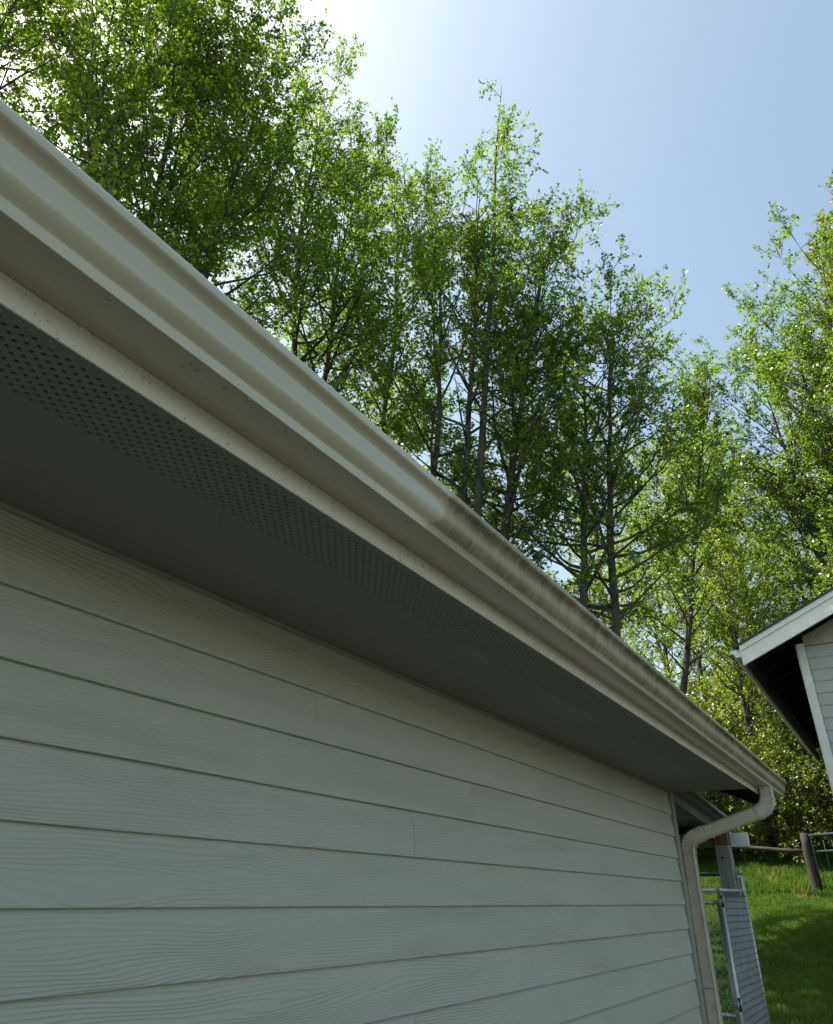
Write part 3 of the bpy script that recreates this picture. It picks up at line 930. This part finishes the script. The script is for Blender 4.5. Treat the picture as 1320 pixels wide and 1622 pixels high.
gf = thing('green_gate', 'dark green metal gate beside the brown log post', 'gate', (FX, 1.0, 0))
G = lambda n, p, q, r=.028: FF_(rod(n, [p, q], r, 'green', gf), gf)
G('stile', (FX, 1.72, .03), (FX, 1.72, 1.23), .03)
G('top_rail', (FX, 1.72, 1.21), (FX, -1.6, 1.40))
G('mid_rail', (FX, 1.72, .90), (FX, -1.6, 1.04), .024)
G('bottom_rail', (FX, 1.72, .10), (FX, -1.6, .16), .024)
G('stile', (FX, -1.6, .03), (FX, -1.6, 1.42), .03)
for i in range(21):
    y = 1.72 - .158 * (i + .5)
    G('picket_wire', (FX, y, .11), (FX, y, 1.22 + (1.72 - y) * .057), .005)
lr = thing('green_rail', 'low dark green metal rail seen past the timber post', 'rail', (FX - 3, 3.5, 0))
zl = float(gz(FX - 3, 3.4))
FF_(rod('rail', [(FX - 3, 2.9, .39), (FX - 3, 5.4, .39)], .035, 'green', lr), lr)
for y in (2.95, 5.35):
    FF_(rod('post', [(FX - 3, y, -.55), (FX - 3, y, .39)], .03, 'green', lr), lr)

# ------------------------------------------------------------------ water drops under the eave
bm = bmesh.new(); bmesh.ops.create_uvsphere(bm, u_segments=12, v_segments=8, radius=1.0)
for v in bm.verts:
    v.co.z = v.co.z * 0.75 if v.co.z < 0 else v.co.z * .12
drop_me = bm_mesh('water_drop', bm, True)
rs = np.random.RandomState(3)
def drop(x, y, z, r, label, group):
    o = link('water_drop', drop_me, 'water', None, (x, y, z)); o.scale = (r, r, r)
    tag(o, label, 'water drop', group)
xs = np.concatenate([rs.uniform(.05, 1.2, 13), rs.uniform(1.2, 3.2, 10)])
for x in xs:
    drop(x, YF - .103 + abs(rs.normal(0, .012)), GB - .0006, rs.uniform(.0028, .0048), 'clear water drop hanging from the gutter underside near its front edge', 'drops under the gutter')
xs = np.concatenate([rs.uniform(.2, 1.1, 16), rs.uniform(1.1, 2.6, 9)])
for x in xs:
    drop(x, YF + .012 + abs(rs.normal(0, .005)), ZS - .0018, rs.uniform(.0024, .0042), 'clear water drop hanging from the dark channel between fascia and vent holes', 'drops along the soffit edge')
# small cobweb strands and specks under the soffit
rod_o = rod('cobweb_strand', [(.92, 1.145, ZS + .002), (.915, 1.150, ZS - .012), (.918, 1.149, ZS - .03)], .0007, 'void', None, 4)
tag(rod_o, 'dark wisp of cobweb hanging below the perforated strip', 'cobweb')

# ------------------------------------------------------------------ trees
def unit(a): return a / (np.linalg.norm(a, axis=-1, keepdims=True) + 1e-9)

def leaves(P, Dr, size, rs):
    """diamond leaves folded along the rib, at points P, leaning along Dr"""
    n = len(P)
    a = unit(Dr * .6 + rs.normal(0, .7, (n, 3)) + np.array([0, 0, -.15]))
    nr = unit(np.array([0, 0, 1.]) + rs.normal(0, .55, (n, 3)))
    b = unit(np.cross(nr, a)); nr = np.cross(a, b)
    l = (size * rs.uniform(.65, 1.25, n))[:, None]
    p0 = P + a * .15 * l
    s1 = p0 + a * .42 * l + b * .33 * l + nr * .07 * l
    s2 = p0 + a * .42 * l - b * .33 * l + nr * .07 * l
    tp = p0 + a * l - nr * .08 * l
    V = np.stack([p0, s1, tp, s2], 1).reshape(-1, 3)
    i = np.arange(n) * 4
    F = np.stack([np.stack([i, i + 1, i + 2], 1), np.stack([i, i + 2, i + 3], 1)], 1).reshape(-1, 3)
    return V, F, np.repeat(rs.uniform(0, 1, n), 2)

def gen_tree(seed, tops, r0, cb, R, nprim, leaf=.07, dens=1.0, asc=.45, upc=.10, gap=.32, sec_k=3.2, shape_p=(.25, .50), h0=0.0):
    """tops: stem tops relative to the base at (0,0,0). Returns woody mesh data, leaf mesh data."""
    rs = np.random.RandomState(seed)
    WV, WF = [], []
    cnt = 0
    def addw(P, Rr, sides):
        nonlocal cnt
        V, F = tubes(P, Rr, sides)
        WV.append(V); WF.append(F + cnt); cnt += len(V)
    SP = []      # secondary branch lines
    nst = len(tops)
    for si, top in enumerate(tops):
        ks = top[3] if len(top) > 3 else 1.0
        top = np.array(top[:3], float)
        H = np.linalg.norm(top)
        K = 15
        t = np.linspace(0, 1, K)
        sway = np.cumsum(rs.normal(0, .012 * H / 4, (K, 3)), 0); sway -= t[:, None] * sway[-1]; sway[:, 2] = 0
        start = np.array([0, 0, h0]) if nst == 1 else np.array([.25 * math.cos(si * 2.3), .25 * math.sin(si * 2.3), h0])
        bow = np.array([0, 0, 0.])
        P = start + (top - start) * t[:, None] + sway
        rr = r0 * ((1 - t) ** .75 * .96 + .04) * (1.0 + .5 * np.exp(-t * 30)) / (nst ** .35)
        rr *= .82
        addw(P[None], rr[None], 9)
        n = max(5, int(nprim // nst * ks))
        ts = cb + (0.985 - cb) * (np.arange(n) + rs.uniform(0, 1, n)) / n
        for i, tt in enumerate(ts):
            s = (tt - cb) / (1 - cb)
            fi = tt * (K - 1); k0 = min(int(fi), K - 2); f = fi - k0
            o = P[k0] * (1 - f) + P[k0 + 1] * f
            azm = i * 2.399 + rs.normal(0, .35) + si
            elv = asc + .55 * s + rs.normal(0, .16)
            L = R * min(1.0, ks * 1.1) * max(.16, math.sin(math.pi * (shape_p[0] + shape_p[1] * s)) ** .8) * rs.uniform(.7, 1.15)
            d = np.array([math.cos(azm) * math.cos(elv), math.sin(azm) * math.cos(elv), math.sin(elv)])
            kk = 6
            Q = [o]
            for j in range(kk):
                Q.append(Q[-1] + d * L / kk)
                d = unit(d + np.array([0, 0, upc]) + rs.normal(0, .10, 3))
            Q = np.array(Q)
            pr = min(rr[k0] * .55, .012 + .011 * L)
            addw(Q[None], (pr * (1 - np.linspace(0, 1, kk + 1) * .88))[None], 5)
            n2 = int((3 + L * sec_k) * rs.uniform(.35, 1.65)) + 1
            fr = rs.uniform(.34, 1.0, n2); fr[0] = 1.0
            fi = fr * kk; k1 = np.minimum(fi.astype(int), kk - 1); ff = (fi - k1)[:, None]
            o2 = Q[k1] * (1 - ff) + Q[k1 + 1] * ff
            tg = unit(Q[k1 + 1] - Q[k1])
            d2 = unit(tg * .75 + rs.normal(0, .55, (n2, 3)) + np.array([0, 0, .10]))
            l2 = ((.22 + .40 * L * (1 - fr * .6)) * rs.uniform(.6, 1.25, n2))[:, None]
            m1 = o2 + d2 * l2 * .5
            d3 = unit(d2 + rs.normal(0, .18, (n2, 3)) + np.array([0, 0, .08]))
            keep = rs.uniform(0, 1, n2) > gap
            SP.append(np.stack([o2, m1, m1 + d3 * l2 * .5], 1)[keep])
    SP = np.concatenate(SP)
    l2 = np.linalg.norm(SP[:, 2] - SP[:, 0], axis=1)
    r2 = .0035 + .0055 * l2
    addw(SP, np.stack([r2, r2 * .7, r2 * .35], 1), 4)
    # twigs
    n3 = (2 + l2 * 7.5 * dens + rs.uniform(0, 1, len(l2))).astype(int)
    idx = np.repeat(np.arange(len(SP)), n3)
    n = len(idx)
    f = rs.uniform(.12, 1.0, n)[:, None] * 2
    first = f < 1
    o3 = np.where(first, SP[idx, 0] * (1 - f) + SP[idx, 1] * f, SP[idx, 1] * (2 - f) + SP[idx, 2] * (f - 1))
    tg = unit(SP[idx, 2] - SP[idx, 0])
    d3 = unit(tg * .7 + rs.normal(0, .6, (n, 3)) + np.array([0, 0, .05]))
    l3 = rs.uniform(.14, .46, n)[:, None]
    tip = o3 + d3 * l3 + np.array([0, 0, -.03]) * l3
    addw(np.stack([o3, tip], 1), np.stack([np.full(n, .0032), np.full(n, .0012)], 1), 3)
    nl = (1 + l3[:, 0] / .047 * dens).astype(int) + 1
    li = np.repeat(np.arange(n), nl)
    ft = rs.uniform(.15, 1.03, len(li))[:, None]
    LP = o3[li] + (tip - o3)[li] * ft + rs.normal(0, .012, (len(li), 3))
    LV, LF, LA = leaves(LP, d3[li], leaf, rs)
    return np.concatenate(WV), np.concatenate(WF), LV, LF, LA

def plant(name, label, cat, base, data, color, group=None, mat='leaf', rotz=0.0, scale=1.0):
    WM, LM = data
    t = thing(name, label, cat, base, group)
    t.rotation_euler = (0, 0, rotz); t.scale = (scale,) * 3
    w = link('trunk' if cat == 'tree' else 'stems', WM, 'bark', t)
    c = link('crown' if cat == 'tree' else 'foliage', LM, mat, t)
    c.color = (*color, 1)
    return t

def meshes(nm, *a, **k):
    WV, WF, LV, LF, LA = gen_tree(*a, **k)
    return np_mesh(nm + '_wood', WV, WF, True), np_mesh(nm + '_leaves', LV, LF, False, LA)

TREES = [
  # name, label, base xy, tops (world), r0, crown base, R, nprim, leaf, colour
  ('alder_tree', 'tall multi-stemmed leafy tree at upper left, its stems fanning out above the gutter', (5.1, 8.65),
   [(3.9, 9.2, 19.4), (5.6, 8.3, 16.8), (2.6, 9.6, 16.6), (4.9, 9.9, 17.6)], .20, .40, 3.4, 168, .078, (.078, .138, .024), dict(asc=.55)),
  ('alder_tree', 'leafy tree cut off by the left edge of the picture', (2.9, 11.4), [(1.4, 11.8, 17.0)], .18, .34, 3.3, 80, .072, (.076, .135, .024), {}),
  ('alder_tree', 'tree with dark trunk second from left, crown rising above the middle of the gutter', (8.5, 8.6),
   [(8.05, 8.95, 18.8), (9.0, 8.3, 16.4)], .19, .47, 2.8, 104, .078, (.078, .14, .024), dict(asc=.5)),
  ('alder_tree', 'slim tree squeezed between the second tree and the double-trunked middle tree', (11.4, 9.1), [(11.7, 8.6, 20.0)], .17, .48, 2.6, 58, .078, (.082, .142, .026), {}),
  ('alder_tree', 'middle tree with twin dark trunks and a sprig sticking up at its top', (9.7, 6.2),
   [(10.4, 5.1, 16.2), (10.0, 5.9, 14.4), (10.63, 4.42, 20.4, .30)], .19, .44, 2.6, 92, .078, (.076, .138, .024), dict(asc=.55)),
  ('alder_tree', 'dark-trunked tree just right of the twin-trunked tree above the stained gutter', (10.8, 6.3),
   [(11.8, 4.1, 14.0)], .17, .44, 2.7, 70, .078, (.076, .135, .024), {}),
  ('alder_tree', 'broad tree with pale trunk whose twigs reach out into the open sky', (12.7, 4.5), [(13.1, 3.0, 12.4), (12.4, 3.6, 10.8)], .21, .40, 2.8, 92, .078, (.080, .142, .026), dict(asc=.35)),
  ('alder_tree', 'slender pale trunk leaning right in the gap beside the open sky', (19.4, 5.25), [(19.9, 1.75, 14.6)], .15, .34, 2.3, 60, .085, (.075, .135, .026), dict(asc=.7)),
  ('alder_tree', 'bushy tree rising above the neighbouring roof at the right edge', (20.5, -.7), [(20.1, -2.4, 18.6), (20.8, .25, 14.9), (20.8, -3.8, 18.0), (21.0, -1.0, 16.4)], .26, .26, 3.3, 170, .09, (.075, .13, .028), dict(asc=.5)),
  ('poplar_tree', 'tallest grey-green tree standing behind the bushy one at upper right', (27.0, -2.9), [(26.5, -5.0, 28.4), (26.9, -6.5, 25.0)], .30, .22, 3.6, 150, .12, (.085, .12, .045), dict(shape_p=(.30, .68))),
]
for i, (nm, lab, bxy, tops, r0, cb, R, npr, lf, colr, kw) in enumerate(TREES):
    b = Vector((bxy[0], bxy[1], float(gz(*bxy)) - .05))
    data = meshes(nm, 100 + i * 7, [(t[0] - b.x, t[1] - b.y, t[2] - b.z) + tuple(t[3:]) for t in tops], r0, cb, R, npr, lf, **kw)
    plant(nm, lab, 'tree', b, data, colr, 'front row of trees behind the house')

# trees deeper in the wood share two grown forms
formA = meshes('wood_tree', 501, [(.5, -.3, 15.0)], .17, .16, 2.5, 62, .085, asc=.4)
formB = meshes('wood_tree', 502, [(-.3, .6, 13.0), (.9, .2, 11.0)], .16, .14, 2.4, 70, .085, asc=.45)
BG = [(19.5, 10.5, 0, .85), (23.9, 2.4, 0, .85), (22.2, 3.2, 1, .78), (17.5, 13.0, 0, 1.1), (25.6, 4.8, 0, .95), (26.5, 9.0, 1, .8),
      (27.0, 1.2, 1, .95), (29.0, 3.4, 0, 1.0), (30.0, 6.5, 1, 1.1), (28.0, -2.0, 0, 1.0), (33.0, 1.5, 1, 1.05),
      (34.0, 5.0, 0, 1.1), (24.0, -5.0, 1, 1.1), (32.0, 9.5, 0, 1.3), (36.0, -1.0, 0, 1.1)]
for i, (x, y, f, s) in enumerate(BG):
    col = [(.12, .18, .028), (.10, .165, .028), (.13, .185, .028)][i % 3]
    plant('wood_tree', 'leafy tree deeper in the wood behind the front row', 'tree', (x, y, float(gz(x, y)) - .05), (formA, formB)[f], col,
          'trees deeper in the wood', rotz=i * 1.7, scale=s)

# undergrowth on the bank behind the fence
bushA = meshes('shrub', 601, [(.1, .1, 2.2), (.8, .3, 1.9), (-.7, .4, 2.0), (.2, -.8, 1.8)], .03, .10, 1.0, 60, .075, asc=.2, dens=1.0)
bushB = meshes('shrub', 602, [(.2, -.2, 2.8), (-.6, -.5, 2.3), (.7, .5, 2.5)], .03, .12, 1.1, 54, .085, asc=.3, dens=1.0)
BUSH = [(20.6, 1.2, 0, .95), (20.3, 2.5, 1, .85), (20.8, 3.7, 0, .95), (20.2, 4.9, 1, .8), (20.9, 0.0, 1, .9), (21.0, 6.2, 0, 1.0), (22.4, 1.9, 1, 1.1), (22.8, 3.3, 0, 1.2),
        (22.6, 4.7, 1, 1.1), (22.5, .5, 0, 1.1), (24.5, 1.0, 1, 1.3), (24.8, 2.8, 0, 1.4), (24.6, 4.6, 1, 1.3), (21.5, -1.3, 0, 1.1), (23.0, -2.6, 1, 1.2), (26.5, 2.0, 0, 1.5), (26.6, 3.9, 1, 1.5),
        (24.0, 6.5, 0, 1.4), (22.0, 8.0, 1, 1.3)]
for i, (x, y, f, s) in enumerate(BUSH):
    col = [(.10, .15, .03), (.12, .165, .032), (.09, .14, .03)][i % 3]
    plant('shrub', 'leafy green shrub in the undergrowth on the bank behind the log fence', 'shrub', (x, y, float(gz(x, y)) - .04), (bushA, bushB)[f], col,
          'shrubs on the bank', 'shrubleaf', i * 2.1, s)

# ------------------------------------------------------------------ grass
def blades(name, label, n, xr, yr, hr, w, seed, clump=0.0):
    rs = np.random.RandomState(seed)
    x = rs.uniform(*xr, n); y = rs.uniform(*yr, n)
    keep = ~((y < NYW + .1) & (x > NX)) & ~((y > 1.6) & (x < 6.4))
    x, y = x[keep], y[keep]; n = len(x)
    z = gz(x, y)
    h = rs.uniform(*hr, n) * (1 + clump * np.sin(x * 2.7 + 1.3 * np.sin(y * 3.1)) * np.sin(y * 2.3 + x))
    a = rs.uniform(0, 2 * math.pi, n)
    dx, dy = np.cos(a), np.sin(a)
    ln = rs.uniform(.1, .75, n) * h; la = rs.uniform(0, 2 * math.pi, n)
    b1 = np.stack([x - dx * w / 2, y - dy * w / 2, z - .005], 1)
    b2 = np.stack([x + dx * w / 2, y + dy * w / 2, z - .005], 1)
    md = np.stack([x + np.cos(la) * ln * .35, y + np.sin(la) * ln * .35, z + h * .6], 1)
    m1 = md - np.stack([dx, dy, dx * 0], 1) * w * .36
    m2 = md + np.stack([dx, dy, dx * 0], 1) * w * .36
    tp = np.stack([x + np.cos(la) * ln, y + np.sin(la) * ln, z + h], 1)
    V = np.stack([b1, b2, m2, m1, tp], 1).reshape(-1, 3)
    i = np.arange(n) * 5
    F = np.concatenate([np.stack([i, i + 1, i + 2], 1), np.stack([i, i + 2, i + 3], 1), np.stack([i + 3, i + 2, i + 4], 1)])
    r = rs.uniform(0, 1, n)
    o = link(name, np_mesh(name, V, F, False, np.concatenate([r, r, r])), 'grass')
    return tag(o, label, 'grass', None, 'stuff')
blades('lawn_grass', 'short green lawn sloping up to the fence', 110000, (7.2, 18.2), (.6, 4.6), (.03, .075), .011, 1, .35)
blades('bank_grass', 'taller rough grass on the bank behind the fence', 60000, (17.8, 22.5), (-1.0, 6.5), (.05, .22), .02, 2, .5)
